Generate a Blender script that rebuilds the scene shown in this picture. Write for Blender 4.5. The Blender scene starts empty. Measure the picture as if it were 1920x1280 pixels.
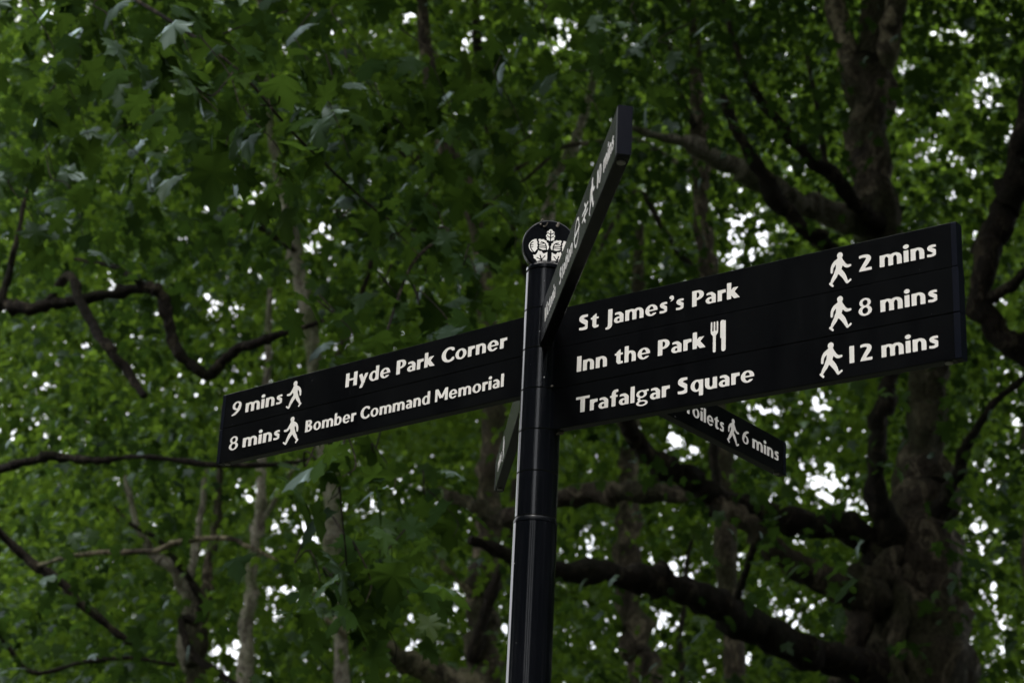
import bpy, math, random
import numpy as np
from mathutils import Vector, Matrix
RNG = np.random.default_rng(11)
random.seed(5)
S = bpy.context.scene
C = S.collection

# ------------------------------------------------------------------ camera
EYE = 1.6
F_PX, PITCH, ROLL = 3494.17, 0.35042, 0.050048
XP, YP, ZT, H = 0.06777, 3.8093, 1.4600 + EYE, 0.091894      # post axis, top of the blades, panel height
UP0 = np.array([0, -math.sin(PITCH), math.cos(PITCH)])
FW = np.array([0, math.cos(PITCH), math.sin(PITCH)])
RT = math.cos(ROLL)*np.array([1, 0, 0]) + math.sin(ROLL)*UP0
UP = -math.sin(ROLL)*np.array([1, 0, 0]) + math.cos(ROLL)*UP0
cd = bpy.data.cameras.new('camera')
cam = bpy.data.objects.new('camera', cd); C.objects.link(cam)
cam.matrix_world = Matrix([[RT[0], UP[0], -FW[0], 0], [RT[1], UP[1], -FW[1], 0], [RT[2], UP[2], -FW[2], EYE], [0, 0, 0, 1]])
cd.sensor_width = 22.3
cd.lens = F_PX/1920*22.3
cd.clip_start = .05; cd.clip_end = 2000
cd.dof.use_dof = True; cd.dof.focus_distance = 4.05; cd.dof.aperture_fstop = 4.0
S.camera = cam

# ------------------------------------------------------------------ sky, sun, exposure
SUN_EL, SUN_AZ = math.radians(60), math.radians(-160)           # azimuth from +Y, negative to the left
w = bpy.data.worlds.new('World'); S.world = w; w.use_nodes = True
nt = w.node_tree; nt.nodes.clear()
out = nt.nodes.new('ShaderNodeOutputWorld'); bg = nt.nodes.new('ShaderNodeBackground')
sky = nt.nodes.new('ShaderNodeTexSky'); sky.sky_type = 'NISHITA'; sky.sun_disc = False
sky.sun_elevation = SUN_EL; sky.sun_rotation = SUN_AZ; sky.dust_density = 4; sky.ozone_density = 1.0
hs = nt.nodes.new('ShaderNodeHueSaturation'); hs.inputs['Saturation'].default_value = .35
nt.links.new(sky.outputs[0], hs.inputs['Color']); tcw = nt.nodes.new('ShaderNodeTexCoord'); nzw = nt.nodes.new('ShaderNodeTexNoise'); nzw.inputs['Scale'].default_value = 2.2; nzw.inputs['Detail'].default_value = 5
nt.links.new(tcw.outputs['Generated'], nzw.inputs[0])
rw = nt.nodes.new('ShaderNodeValToRGB'); rw.color_ramp.elements[0].position = .3; rw.color_ramp.elements[0].color = (8.6, 8.9, 9.4, 1); rw.color_ramp.elements[1].position = .75; rw.color_ramp.elements[1].color = (12.6, 12.6, 12.6, 1)
nt.links.new(nzw.outputs[0], rw.inputs[0])
mw = nt.nodes.new('ShaderNodeMix'); mw.data_type = 'RGBA'; mw.inputs[0].default_value = .72       # a bright cloud veil over most of the sky
nt.links.new(hs.outputs[0], mw.inputs[6]); nt.links.new(rw.outputs[0], mw.inputs[7]); nt.links.new(mw.outputs[2], bg.inputs[0])
bg.inputs[1].default_value = .15
nt.links.new(bg.outputs[0], out.inputs[0])
sd = bpy.data.lights.new('sun', 'SUN'); sd.energy = 1.5; sd.angle = math.radians(14); sd.color = (1, .96, .9)
sun = bpy.data.objects.new('sun', sd); C.objects.link(sun)
dv = Vector((math.sin(SUN_AZ)*math.cos(SUN_EL), math.cos(SUN_AZ)*math.cos(SUN_EL), math.sin(SUN_EL)))
sun.rotation_euler = dv.to_track_quat('Z', 'Y').to_euler()
S.view_settings.view_transform = 'Standard'; S.view_settings.look = 'None'; S.view_settings.gamma = 1
S.view_settings.exposure = 1.1
S.cycles.max_bounces = 8; S.cycles.diffuse_bounces = 4; S.cycles.transmission_bounces = 6
S.cycles.use_denoising = True

# ------------------------------------------------------------------ helpers
def at(px, py, Y):
    """world point on the sight line of a photograph pixel at world depth Y"""
    d = F_PX*FW + (px-960)*RT + (640-py)*UP
    return np.array([0, 0, EYE]) + d*(Y/d[1])
def pix(P):
    q = P - np.array([0, 0, EYE]); z = q@FW
    return 960+F_PX*(q@RT)/z, 640-F_PX*(q@UP)/z, z
def tag(o, label=None, cat=None, group=None, kind=None):
    if label: o['label'] = label
    if cat: o['category'] = cat
    if group: o['group'] = group
    if kind: o['kind'] = kind
    return o
def empty(name, loc=(0, 0, 0)):
    o = bpy.data.objects.new(name, None); C.objects.link(o); o.location = loc; o.empty_display_size = .1
    return o
def link(name, me, mat=None, parent=None, smooth=False):
    if mat: me.materials.append(mat)
    o = bpy.data.objects.new(name, me); C.objects.link(o)
    if smooth: me.polygons.foreach_set('use_smooth', np.ones(len(me.polygons), bool))
    if parent:
        o.parent = parent
        o.matrix_parent_inverse = parent_inv(parent)
    return o
def parent_inv(p):
    m = Matrix.Identity(4); q = p
    while q is not None:
        m = q_local(q) @ m; q = q.parent
    return m.inverted()
def q_local(q):
    m = Matrix.LocRotScale(q.location, q.rotation_euler, q.scale)
    return (q.matrix_parent_inverse @ m) if q.parent else m
def mesh_from(name, v, f):
    me = bpy.data.meshes.new(name); me.from_pydata([tuple(p) for p in v], [], f); me.update(); return me
def mesh_np(name, verts, nside):
    """verts (N,k,3): N separate k-gons"""
    N, k = verts.shape[:2]
    me = bpy.data.meshes.new(name)
    me.vertices.add(N*k); me.vertices.foreach_set('co', verts.reshape(-1).astype(np.float32))
    me.loops.add(N*k); me.loops.foreach_set('vertex_index', np.arange(N*k, dtype=np.int32))
    me.polygons.add(N); me.polygons.foreach_set('loop_start', np.arange(0, N*k, k, dtype=np.int32))
    me.polygons.foreach_set('loop_total', np.full(N, k, np.int32))
    me.update(calc_edges=True); return me
def mesh_tiled(name, verts, faces):
    """verts (N,k,3) and one face list shared by every copy (triangles)"""
    N, k = verts.shape[:2]; fa = np.array(faces, np.int32)
    idx = (fa[None] + (np.arange(N, dtype=np.int32)*k)[:, None, None]).reshape(-1)
    me = bpy.data.meshes.new(name)
    me.vertices.add(N*k); me.vertices.foreach_set('co', verts.reshape(-1).astype(np.float32))
    me.loops.add(len(idx)); me.loops.foreach_set('vertex_index', idx)
    n = len(idx)//3
    me.polygons.add(n); me.polygons.foreach_set('loop_start', np.arange(0, n*3, 3, dtype=np.int32))
    me.polygons.foreach_set('loop_total', np.full(n, 3, np.int32))
    me.update(calc_edges=True); return me

# ------------------------------------------------------------------ materials
def newmat(name):
    m = bpy.data.materials.new(name); m.use_nodes = True
    n = m.node_tree; n.nodes.clear(); o = n.nodes.new('ShaderNodeOutputMaterial')
    return m, n, o
def N(n, t, **kw):
    x = n.nodes.new(t)
    for k, v in kw.items():
        if k.startswith('i_'): x.inputs[k[2:].replace('_', ' ')].default_value = v
        else: setattr(x, k, v)
    return x
def ramp(n, fac, stops):
    r = n.nodes.new('ShaderNodeValToRGB'); e = r.color_ramp.elements
    while len(e) < len(stops): e.new(.5)
    for k, (p, c) in enumerate(stops): e[k].position = p; e[k].color = (*c, 1)
    n.links.new(fac, r.inputs[0]); return r.outputs[0]

def paint(name, col, rough, dirt, bumps=.02, flecks=0.0, spec=.5):
    m, n, o = newmat(name)
    b = N(n, 'ShaderNodeBsdfPrincipled'); L = n.links.new
    tc = N(n, 'ShaderNodeTexCoord')
    nz = N(n, 'ShaderNodeTexNoise', i_Scale=9.0, i_Detail=6.0, i_Roughness=.65)
    mp = N(n, 'ShaderNodeMapping'); mp.inputs['Scale'].default_value = (1, 1, .35)
    L(tc.outputs['Object'], mp.inputs[0]); L(mp.outputs[0], nz.inputs[0])
    c = ramp(n, nz.outputs[0], [(.35, col), (.8, dirt)])
    if flecks:
        v = N(n, 'ShaderNodeTexNoise', i_Scale=160.0, i_Detail=1.0); L(tc.outputs['Object'], v.inputs[0])
        k = N(n, 'ShaderNodeMath', operation='GREATER_THAN'); k.inputs[1].default_value = 1-flecks
        L(v.outputs[0], k.inputs[0])
        mx = N(n, 'ShaderNodeMix', data_type='RGBA'); mx.inputs[7].default_value = (.35, .36, .34, 1)
        L(k.outputs[0], mx.inputs[0]); L(c, mx.inputs[6]); c = mx.outputs[2]
    L(c, b.inputs['Base Color']); b.inputs['Specular IOR Level'].default_value = spec
    r = N(n, 'ShaderNodeMapRange'); r.inputs['To Min'].default_value = rough*.75; r.inputs['To Max'].default_value = rough*1.5
    L(nz.outputs[0], r.inputs[0]); L(r.outputs[0], b.inputs['Roughness'])
    n2 = N(n, 'ShaderNodeTexNoise', i_Scale=420.0, i_Detail=2.0); L(tc.outputs['Object'], n2.inputs[0])
    bp = N(n, 'ShaderNodeBump', i_Strength=bumps, i_Distance=.002); L(n2.outputs[0], bp.inputs['Height']); L(bp.outputs[0], b.inputs['Normal'])
    L(b.outputs[0], o.inputs[0]); return m
M_POST = paint('gloss_black_paint', (.0022, .0027, .004), .11, (.006, .0065, .009), .012, .19, .45)
M_BLADE = paint('satin_black_panel', (.0022, .0024, .003), .2, (.005, .0055, .006), .03, .17, .15)
M_CAP = paint('navy_black_end_cap', (.004, .005, .009), .3, (.006, .007, .011), .03, 0, .10)
M_DISC = paint('black_enamel', (.0022, .0027, .004), .2, (.006, .007, .008), .02, .18, .12)
M_TEXT = paint('white_vinyl', (.72, .70, .67), .55, (.60, .58, .54), .02)
M_METAL = paint('dull_steel', (.25, .24, .22), .4, (.12, .11, .10), .05)
def web():
    m, n, o = newmat('cobweb_silk'); b = N(n, 'ShaderNodeBsdfPrincipled'); b.inputs['Base Color'].default_value = (.14, .12, .10, 1); b.inputs['Roughness'].default_value = .8
    n.links.new(b.outputs[0], o.inputs[0]); return m
M_WEB = web()

def leaf_mat(name, dark, mid, light, trans, gloss=.5):
    m, n, o = newmat(name); L = n.links.new
    g = N(n, 'ShaderNodeNewGeometry'); oi = N(n, 'ShaderNodeObjectInfo')
    a = N(n, 'ShaderNodeMath', operation='ADD'); L(g.outputs['Random Per Island'], a.inputs[0]); L(oi.outputs['Random'], a.inputs[1])
    fr = N(n, 'ShaderNodeMath', operation='FRACT'); L(a.outputs[0], fr.inputs[0])
    tc = N(n, 'ShaderNodeTexCoord')
    nz = N(n, 'ShaderNodeTexNoise', i_Scale=.45, i_Detail=3.0); L(g.outputs['Position'], nz.inputs[0])
    mx = N(n, 'ShaderNodeMath', operation='MULTIPLY_ADD'); mx.inputs[1].default_value = .55
    sc = N(n, 'ShaderNodeMath', operation='MULTIPLY'); sc.inputs[1].default_value = .5
    L(fr.outputs[0], mx.inputs[0]); L(nz.outputs[0], sc.inputs[0]); L(sc.outputs[0], mx.inputs[2])
    c = ramp(n, mx.outputs[0], [(.12, dark), (.5, mid), (.82, light), (.97, (light[0]*1.9, light[1]*.95, light[2]*.7))])
    hv = N(n, 'ShaderNodeMix', data_type='RGBA', blend_type='MULTIPLY'); hv.inputs[0].default_value = 1
    tr = ramp(n, mx.outputs[0], [(.1, tuple(x*.65 for x in trans)), (.9, trans)])
    d = N(n, 'ShaderNodeBsdfDiffuse'); t = N(n, 'ShaderNodeBsdfTranslucent'); gl = N(n, 'ShaderNodeBsdfGlossy', i_Roughness=.42)
    gl.inputs['Color'].default_value = (.66, .80, .82, 1)
    L(c, d.inputs[0]); L(tr, t.inputs[0])
    m1 = N(n, 'ShaderNodeAddShader'); L(d.outputs[0], m1.inputs[0]); L(t.outputs[0], m1.inputs[1])
    fz = N(n, 'ShaderNodeFresnel', i_IOR=1.4)
    sheen = N(n, 'ShaderNodeMath', operation='MULTIPLY_ADD'); sheen.inputs[1].default_value = gloss; sheen.inputs[2].default_value = 0
    bk = N(n, 'ShaderNodeMath', operation='SUBTRACT'); bk.inputs[0].default_value = 1; L(g.outputs['Backfacing'], bk.inputs[1])
    f2 = N(n, 'ShaderNodeMath', operation='MULTIPLY'); f2.inputs[1].default_value = 7.13; L(fr.outputs[0], f2.inputs[0])
    f3 = N(n, 'ShaderNodeMath', operation='FRACT'); L(f2.outputs[0], f3.inputs[0]); f4 = N(n, 'ShaderNodeMath', operation='POWER'); f4.inputs[1].default_value = 3.0; L(f3.outputs[0], f4.inputs[0])
    f5 = N(n, 'ShaderNodeMath', operation='MULTIPLY'); f5.inputs[1].default_value = gloss*2.6; L(f4.outputs[0], f5.inputs[0]); L(f5.outputs[0], sheen.inputs[1])
    mm = N(n, 'ShaderNodeMath', operation='MULTIPLY'); L(fz.outputs[0], sheen.inputs[0])
    L(sheen.outputs[0], mm.inputs[0]); L(bk.outputs[0], mm.inputs[1])
    m2 = N(n, 'ShaderNodeMixShader'); L(mm.outputs[0], m2.inputs[0]); L(m1.outputs[0], m2.inputs[1]); L(gl.outputs[0], m2.inputs[2])
    L(m2.outputs[0], o.inputs[0]); return m
M_LEAF_NEAR = leaf_mat('plane_leaf_near_shaded', (.005, .011, .005), (.009, .019, .005), (.015, .029, .007), (.024, .046, .006), .42)  # near and middle leaves: shade put into the darker colours
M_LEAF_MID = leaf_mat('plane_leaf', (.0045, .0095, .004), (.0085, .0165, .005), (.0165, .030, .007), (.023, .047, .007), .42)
M_LEAF_FAR = leaf_mat('plane_leaf_far_backlit', (.006, .013, .0045), (.013, .027, .006), (.032, .052, .011), (.084, .142, .014), .32)  # far leaves: backlight put into the stronger translucent colour

def bark(name, a, b_, c_, scale=1.0, mott=.5):
    m, n, o = newmat(name); L = n.links.new
    p = N(n, 'ShaderNodeBsdfPrincipled', i_Roughness=.9); p.inputs['Specular IOR Level'].default_value = .2; g = N(n, 'ShaderNodeNewGeometry')
    mp = N(n, 'ShaderNodeMapping'); mp.inputs['Scale'].default_value = (1, 1, .55); L(g.outputs['Position'], mp.inputs[0])
    n1 = N(n, 'ShaderNodeTexNoise', i_Scale=4.2*scale, i_Detail=7.0, i_Roughness=.6, i_Distortion=1.2); L(mp.outputs[0], n1.inputs[0])
    c = ramp(n, n1.outputs[0], [(.36, a), (.44, b_), (mott-.015, b_), (mott+.015, c_)])
    n0 = N(n, 'ShaderNodeTexNoise', i_Scale=1.1*scale, i_Detail=3.0); L(g.outputs['Position'], n0.inputs[0])
    mg = N(n, 'ShaderNodeMix', data_type='RGBA'); L(ramp(n, n0.outputs[0], [(.45, (0, 0, 0)), (.62, (.75, .75, .75))]), mg.inputs[0]); L(c, mg.inputs[6]); mg.inputs[7].default_value = (b_[0]*.55, b_[1]*.75, b_[2]*.4, 1)
    n2 = N(n, 'ShaderNodeTexNoise', i_Scale=26.0*scale, i_Detail=8.0, i_Roughness=.75); L(mp.outputs[0], n2.inputs[0])
    mx = N(n, 'ShaderNodeMix', data_type='RGBA', blend_type='MULTIPLY'); mx.inputs[0].default_value = .9
    L(mg.outputs[2], mx.inputs[6]); L(ramp(n, n2.outputs[0], [(.36, (.25, .23, .2)), (.6, (1.25, 1.25, 1.25))]), mx.inputs[7]); L(mx.outputs[2], p.inputs['Base Color'])
    ad = N(n, 'ShaderNodeMath', operation='ADD'); L(n1.outputs[0], ad.inputs[0]); L(n2.outputs[0], ad.inputs[1])
    bp = N(n, 'ShaderNodeBump', i_Strength=1.0, i_Distance=.12); L(ad.outputs[0], bp.inputs['Height']); L(bp.outputs[0], p.inputs['Normal'])
    L(p.outputs[0], o.inputs[0]); return m
M_BARK = bark('plane_bark_dark', (.030, .024, .018), (.085, .069, .051), (.24, .205, .145), 1.0, .555)
M_BARK_M = bark('plane_bark_mottled', (.08, .065, .048), (.17, .145, .105), (.46, .40, .27), 1.2, .50)
M_BARK_P = bark('plane_bark_pale', (.16, .14, .11), (.26, .235, .19), (.44, .41, .33), 1.4, .48)
M_BARK_K = bark('branch_bark_dark', (.014, .011, .008), (.028, .021, .015), (.09, .075, .05), 1.5, .57)

# ------------------------------------------------------------------ ground
def ground():
    n = 60; xs = np.linspace(-1, 1, n)
    X, Y = np.meshgrid(np.sign(xs)*np.abs(xs)**2.2*600, np.sign(xs)*np.abs(xs)**2.2*600+10)
    Z = .05*np.sin(X*.3)*np.cos(Y*.23)-.05
    v = np.stack([X, Y, Z], -1).reshape(-1, 3)
    f = [(i*n+j, i*n+j+1, (i+1)*n+j+1, (i+1)*n+j) for i in range(n-1) for j in range(n-1)]
    m, nn, o = newmat('park_grass'); p = N(nn, 'ShaderNodeBsdfPrincipled', i_Roughness=.9)
    z = N(nn, 'ShaderNodeTexNoise', i_Scale=.8, i_Detail=8.0); g = N(nn, 'ShaderNodeNewGeometry'); nn.links.new(g.outputs['Position'], z.inputs[0])
    nn.links.new(ramp(nn, z.outputs[0], [(.35, (.012, .020, .007)), (.65, (.028, .030, .016))]), p.inputs['Base Color']); nn.links.new(p.outputs[0], o.inputs[0])
    o = link('ground', mesh_from('ground', v, f), m, smooth=True); tag(o, kind='structure')
ground()

# ------------------------------------------------------------------ trees: limbs
def catmull(P, k=6):
    P = np.array(P, float); Q = np.vstack([2*P[0]-P[1], P, 2*P[-1]-P[-2]]); o = []
    for i in range(1, len(Q)-2):
        for t in np.linspace(0, 1, k, endpoint=False):
            a, b, c, d = Q[i-1:i+3]
            o.append(.5*((2*b)+(-a+c)*t+(2*a-5*b+4*c-d)*t*t+(-a+3*b-3*c+d)*t**3))
    o.append(Q[-2]); return np.array(o)
def tube(P, R, sides=14, rough=.06, seed=0, k=6):
    """tapered limb along control points P with radii R, uneven like real wood"""
    A = catmull(np.hstack([np.array(P, float), np.array(R, float)[:, None]]), k)
    P, R = A[:, :3].copy(), np.maximum(A[:, 3], .002)
    rk = np.random.default_rng(seed+500); nn = len(P)
    if sides > 8 and nn > 6:
        wob = rk.normal(size=(nn, 3)); wob = (wob+np.roll(wob, 1, 0)+np.roll(wob, -1, 0))/3; env = np.minimum(1, np.arange(nn)/3.)[:, None]
        P += wob*R[:, None]*.30*env; kn = rk.random(nn) < .10; R = R*(1+.10*rk.normal(size=nn))*np.where(kn, 1.28, 1)
    n = len(P); T = np.gradient(P, axis=0); T /= np.linalg.norm(T, axis=1)[:, None]+1e-9
    u = np.cross(T[0], [0.3, 1, .1]); u /= np.linalg.norm(u); rg = np.random.default_rng(seed)
    ph = rg.uniform(0, 6.28, 6); V = []
    ang = np.arange(sides)/sides*2*math.pi; L = 0
    for i in range(n):
        u = u-T[i]*np.dot(u, T[i]); u /= np.linalg.norm(u); v = np.cross(T[i], u)
        if i: L += np.linalg.norm(P[i]-P[i-1])
        s = L/max(R[i], .02)
        r = R[i]*(1+rough*(np.sin(2*ang+ph[0]+s*.35)+.7*np.sin(3*ang+ph[1]-s*.6)+.5*np.sin(5*ang+ph[2]+s*.9)+.8*math.sin(s*.5+ph[3])+.6*rg.normal(size=sides)*(sides > 12)))
        V.append(P[i]+np.outer(np.cos(ang)*r, u)+np.outer(np.sin(ang)*r, v))
    V = np.vstack(V); f = [(i*sides+j, i*sides+(j+1) % sides, (i+1)*sides+(j+1) % sides, (i+1)*sides+j) for i in range(n-1) for j in range(sides)]
    f += [tuple(range(sides))[::-1], tuple(range((n-1)*sides, n*sides))]
    return V, f
PATHS = []     # limbs that show in the photograph: nearer leaves are thinner over them
def limb(name, mat, parent, pts, rough=.06, sides=14, seed=None):
    """pts: (px, py, Y, width in photograph pixels)"""
    P, R = [], []
    for px, py, Y, wd in pts:
        p = at(px, py, Y); P.append(p); R.append(wd/2*pix(p)[2]/F_PX)
    V, f = tube(P, R, sides, rough, seed if seed is not None else int(abs(pts[0][0]*7+pts[0][1])))
    PATHS.append((catmull(np.array(pts, float), 5), .93 if mat in (M_BARK_P, M_BARK_M) else .42))
    return link(name, mesh_from(name, V, f), mat, parent, smooth=True)
def tree(label, group=None, base=(0, 0), name='plane_tree'):
    t = empty(name, (base[0], base[1], 0)); tag(t, label, 'tree', group); t['leaves'] = 0
    del t['leaves']; return t
def trunk(parent, pts, mat, rough=.05, sides=20):
    """pts as in limb, first one lowest in view; continued down to the ground with a root flare"""
    P, R = [], []
    for px, py, Y, wd in pts:
        p = at(px, py, Y); P.append(p); R.append(wd/2*pix(p)[2]/F_PX)
    PATHS.append((catmull(np.array(pts, float), 8), .93 if mat in (M_BARK_P, M_BARK_M) else .78))
    d = P[0]-P[1]; d = d/abs(d[2]); z0 = P[0][2]
    lean = np.clip(d[:2], -.25, .25)
    lo = [np.array([P[0][0]+lean[0]*(z0-z)*.6, P[0][1]+lean[1]*(z0-z)*.6, z]) for z in (-.3, .4, z0*.5)]
    P = lo+P; R = [R[0]*1.75, R[0]*1.3, R[0]*1.08]+R
    V, f = tube(P, R, sides, rough, 3)
    parent_loc = P[0]; parent.location = (float(parent_loc[0]), float(parent_loc[1]), 0)
    return link('trunk', mesh_from('trunk', V, f), mat, parent, smooth=True)

G = 'plane trees behind the fingerpost'
TREES = {}
# A: the massive tree on the right
A = tree('massive plane tree on the right with heavy dark limbs spreading left from a gnarled trunk', G)
trunk(A, [(1700, 1290, 20, 205), (1703, 1180, 20, 185), (1706, 1080, 20, 165), (1718, 960, 20.2, 110), (1732, 850, 20.4, 78), (1738, 700, 20.6, 72),
          (1700, 560, 20.8, 74), (1645, 400, 21, 76), (1628, 260, 21.2, 72), (1626, 150, 21.4, 84), (1640, 60, 21.6, 60), (1655, -80, 21.8, 52), (1670, -400, 22, 40)], M_BARK, .09, 28)
for seedn, (mt, pts) in enumerate([
    (M_BARK_K, [(1700, 1075, 20, 60), (1640, 1020, 19.8, 58), (1560, 985, 19.5, 50), (1480, 975, 19.2, 48), (1400, 955, 19, 46), (1335, 925, 18.8, 44), (1280, 895, 18.6, 44), (1225, 865, 18.4, 40), (1190, 820, 18.2, 34), (1165, 780, 18, 30), (1120, 700, 17.6, 22), (1075, 610, 17.2, 12)]),
    (M_BARK, [(1710, 1180, 20, 90), (1640, 1130, 19.5, 78), (1580, 1090, 19.3, 62), (1500, 1058, 19, 48), (1430, 1010, 18.9, 42), (1375, 965, 18.8, 38), (1330, 930, 18.8, 30)]),
    (M_BARK_K, [(1700, 1300, 20, 110), (1640, 1262, 19.3, 84), (1560, 1230, 18.8, 66), (1480, 1205, 18.4, 60), (1400, 1162, 18, 58), (1320, 1120, 17.6, 56), (1240, 1088, 17.3, 50), (1150, 1076, 17, 44), (1050, 1066, 16.6, 38), (960, 1040, 16.2, 30), (880, 1010, 16, 18)]),
    (M_BARK_K, [(1705, 1080, 20, 70), (1672, 1000, 19.6, 56), (1650, 930, 19.4, 42), (1640, 850, 19.3, 36), (1652, 770, 19.3, 34), (1668, 710, 19.3, 30), (1675, 640, 19.4, 24), (1660, 560, 19.6, 16)]),
    (M_BARK_P, [(1640, 430, 21, 54), (1590, 412, 20.8, 48), (1520, 385, 20.5, 46), (1450, 355, 20.2, 42), (1400, 330, 20, 40), (1335, 292, 19.8, 32), (1260, 262, 19.5, 20), (1180, 240, 19.2, 9)]),
    (M_BARK_K, [(1640, 420, 20.8, 34), (1600, 378, 20.4, 28), (1560, 325, 20.2, 26), (1500, 285, 20, 25), (1455, 225, 19.8, 20), (1420, 175, 19.6, 16), (1380, 90, 19.4, 12), (1350, -20, 19.2, 8)]),
    (M_BARK_K, [(1560, 470, 19.8, 30), (1510, 430, 19.6, 32), (1462, 380, 19.5, 32), (1430, 330, 19.4, 30), (1395, 270, 19.3, 22), (1368, 220, 19.2, 18), (1345, 140, 19, 10)]),
    (M_BARK_K, [(1550, 330, 20.2, 12), (1540, 250, 20.3, 12), (1528, 180, 20.4, 10), (1510, 90, 20.5, 8)]),
    (M_BARK_M, [(1625, 200, 21.4, 46), (1600, 130, 21.4, 44), (1575, 60, 21.5, 40), (1560, -30, 21.6, 34), (1530, -200, 21.8, 22)]),
    (M_BARK_M, [(1650, 150, 21.4, 44), (1668, 70, 21.3, 38), (1682, 0, 21.2, 34), (1700, -120, 21, 24)]),
    (M_BARK_K, [(1715, 1000, 20, 50), (1765, 950, 19.6, 34), (1800, 880, 19.3, 24), (1815, 830, 19.2, 20), (1860, 760, 19, 14), (1930, 700, 18.8, 10)]),
    (M_BARK_K, [(1340, 965, 18.8, 20), (1342, 900, 18.9, 18), (1338, 840, 19, 17), (1333, 760, 19.1, 15), (1330, 640, 19.3, 12)]),
    (M_BARK_K, [(1420, 1000, 18.9, 18), (1400, 1070, 19.4, 14), (1385, 1120, 19.8, 12), (1400, 1180, 20, 9)]),
    (M_BARK, [(1588, 1300, 19.5, 60), (1606, 1200, 19.4, 50), (1632, 1110, 19.4, 44), (1672, 1040, 19.6, 42), (1700, 960, 20, 30)]),
    (M_BARK, [(1792, 1300, 19.6, 56), (1778, 1180, 19.5, 48), (1752, 1080, 19.6, 44), (1738, 990, 19.9, 40), (1730, 900, 20.3, 24)]),
    (M_BARK, [(1690, 1300, 19.15, 40), (1684, 1210, 19.2, 34), (1690, 1130, 19.3, 28), (1668, 1060, 19.5, 30), (1640, 1020, 19.7, 20)]),
    (M_BARK, [(1380, 960, 19, 30), (1280, 925, 19.4, 32), (1150, 928, 19.8, 38), (1050, 932, 20, 40), (950, 968, 20.2, 36), (880, 945, 20.4, 28), (825, 915, 20.6, 14)]),
]): limb('limb', mt, A, pts, .07, 14, seedn)
TREES['A'] = A
# B: slim trunk seen between the pale limb and the sign
B = tree('slim straight plane tree rising behind the top edge of the three-line blade', G)
trunk(B, [(1375, 1290, 27, 40), (1362, 1000, 27, 38), (1340, 700, 27, 36), (1323, 520, 27, 35), (1316, 380, 27, 34), (1311, 250, 27, 30), (1305, 120, 27, 24), (1290, -60, 27, 16)], M_BARK, .05)
limb('limb', M_BARK_K, B, [(1311, 250, 27, 16), (1280, 190, 26.5, 14), (1262, 120, 26, 10), (1240, 20, 25.5, 7)])
limb('limb', M_BARK_K, B, [(1330, 560, 27, 18), (1250, 440, 26, 12), (1200, 360, 25.6, 10), (1150, 420, 25.2, 8), (1120, 480, 25, 6)])
TREES['B'] = B
# C: dark trunk low, right of the pole
Cc = tree('dark leaning plane tree low down just right of the black pole', G)
trunk(Cc, [(1212, 1290, 30, 56), (1190, 1200, 30, 52), (1178, 1100, 30, 46), (1172, 1000, 30, 40), (1180, 850, 30, 32), (1195, 650, 30, 26), (1200, 420, 30, 18)], M_BARK, .06)
limb('limb', M_BARK_K, Cc, [(1280, 1280, 29.5, 12), (1275, 1200, 29.5, 10), (1283, 1120, 29.4, 9), (1290, 1040, 29.3, 8), (1310, 980, 29, 6)])
TREES['C'] = Cc
# D: trunk left of the pole
D = tree('brown plane tree directly left of the black pole with forked upright stems', G)
trunk(D, [(905, 1290, 26, 66), (902, 1200, 26, 60), (903, 1100, 26, 52), (910, 1010, 26, 50), (918, 900, 26, 44), (925, 780, 26, 40), (915, 600, 26, 34), (890, 420, 26, 30), (850, 300, 26, 38), (818, 230, 26, 34), (800, 120, 26, 26), (790, -60, 26, 18)], M_BARK, .06)
limb('limb', M_BARK_K, D, [(885, 1240, 25.8, 30), (910, 1150, 25.6, 22), (935, 1080, 25.5, 20), (955, 1000, 25.4, 18), (965, 900, 25.4, 12)])
limb('limb', M_BARK_M, D, [(890, 1290, 25.8, 60), (830, 1270, 25.2, 52), (780, 1245, 24.8, 46), (730, 1222, 24.4, 34), (670, 1200, 24, 20), (610, 1160, 23.6, 10)])
limb('limb', M_BARK_K, D, [(850, 300, 26, 26), (800, 310, 25.4, 24), (740, 270, 25, 16), (690, 240, 24.6, 10)])
limb('limb', M_BARK_M, D, [(905, 1150, 26, 20), (880, 1110, 25.9, 14), (850, 1080, 25.8, 12), (800, 1020, 25.6, 8)])
TREES['D'] = D
# J: leaning pale stem high in the middle
J = tree('pale stem plane tree glimpsed high in the middle left of the raised blade', G)
trunk(J, [(985, 1290, 33, 30), (1000, 1000, 33, 28), (1010, 700, 33, 26), (1022, 420, 33, 24), (1040, 330, 33, 21), (1068, 287, 33, 20), (1100, 200, 33, 16), (1130, 60, 33, 12)], M_BARK_P, .05)
limb('limb', M_BARK_K, J, [(1012, 600, 33, 16), (960, 420, 32, 12), (905, 200, 31, 16), (895, 90, 31, 20), (890, 0, 31, 16)])
TREES['J'] = J
# I: pale leaning stem upper left
I = tree('pale slanting plane tree stem in the upper left beside two sky gaps', G)
trunk(I, [(640, 1290, 29, 30), (625, 1000, 29, 30), (600, 760, 29, 28), (575, 600, 29, 27), (555, 480, 29, 26), (538, 400, 29, 23), (520, 320, 29, 18), (506, 235, 29, 15), (495, 120, 29, 12), (480, -60, 29, 8)], M_BARK_P, .06)
limb('limb', M_BARK_K, I, [(620, 700, 28.9, 14), (700, 480, 28, 12), (668, 400, 27.8, 11), (640, 350, 27.6, 11), (614, 310, 27.4, 10), (585, 230, 27.2, 9), (570, 120, 27, 6)])
limb('limb', M_BARK_K, I, [(553, 470, 28.9, 10), (510, 440, 28.5, 12), (470, 415, 28.2, 9), (430, 385, 28, 6)])
TREES['I'] = I
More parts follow.
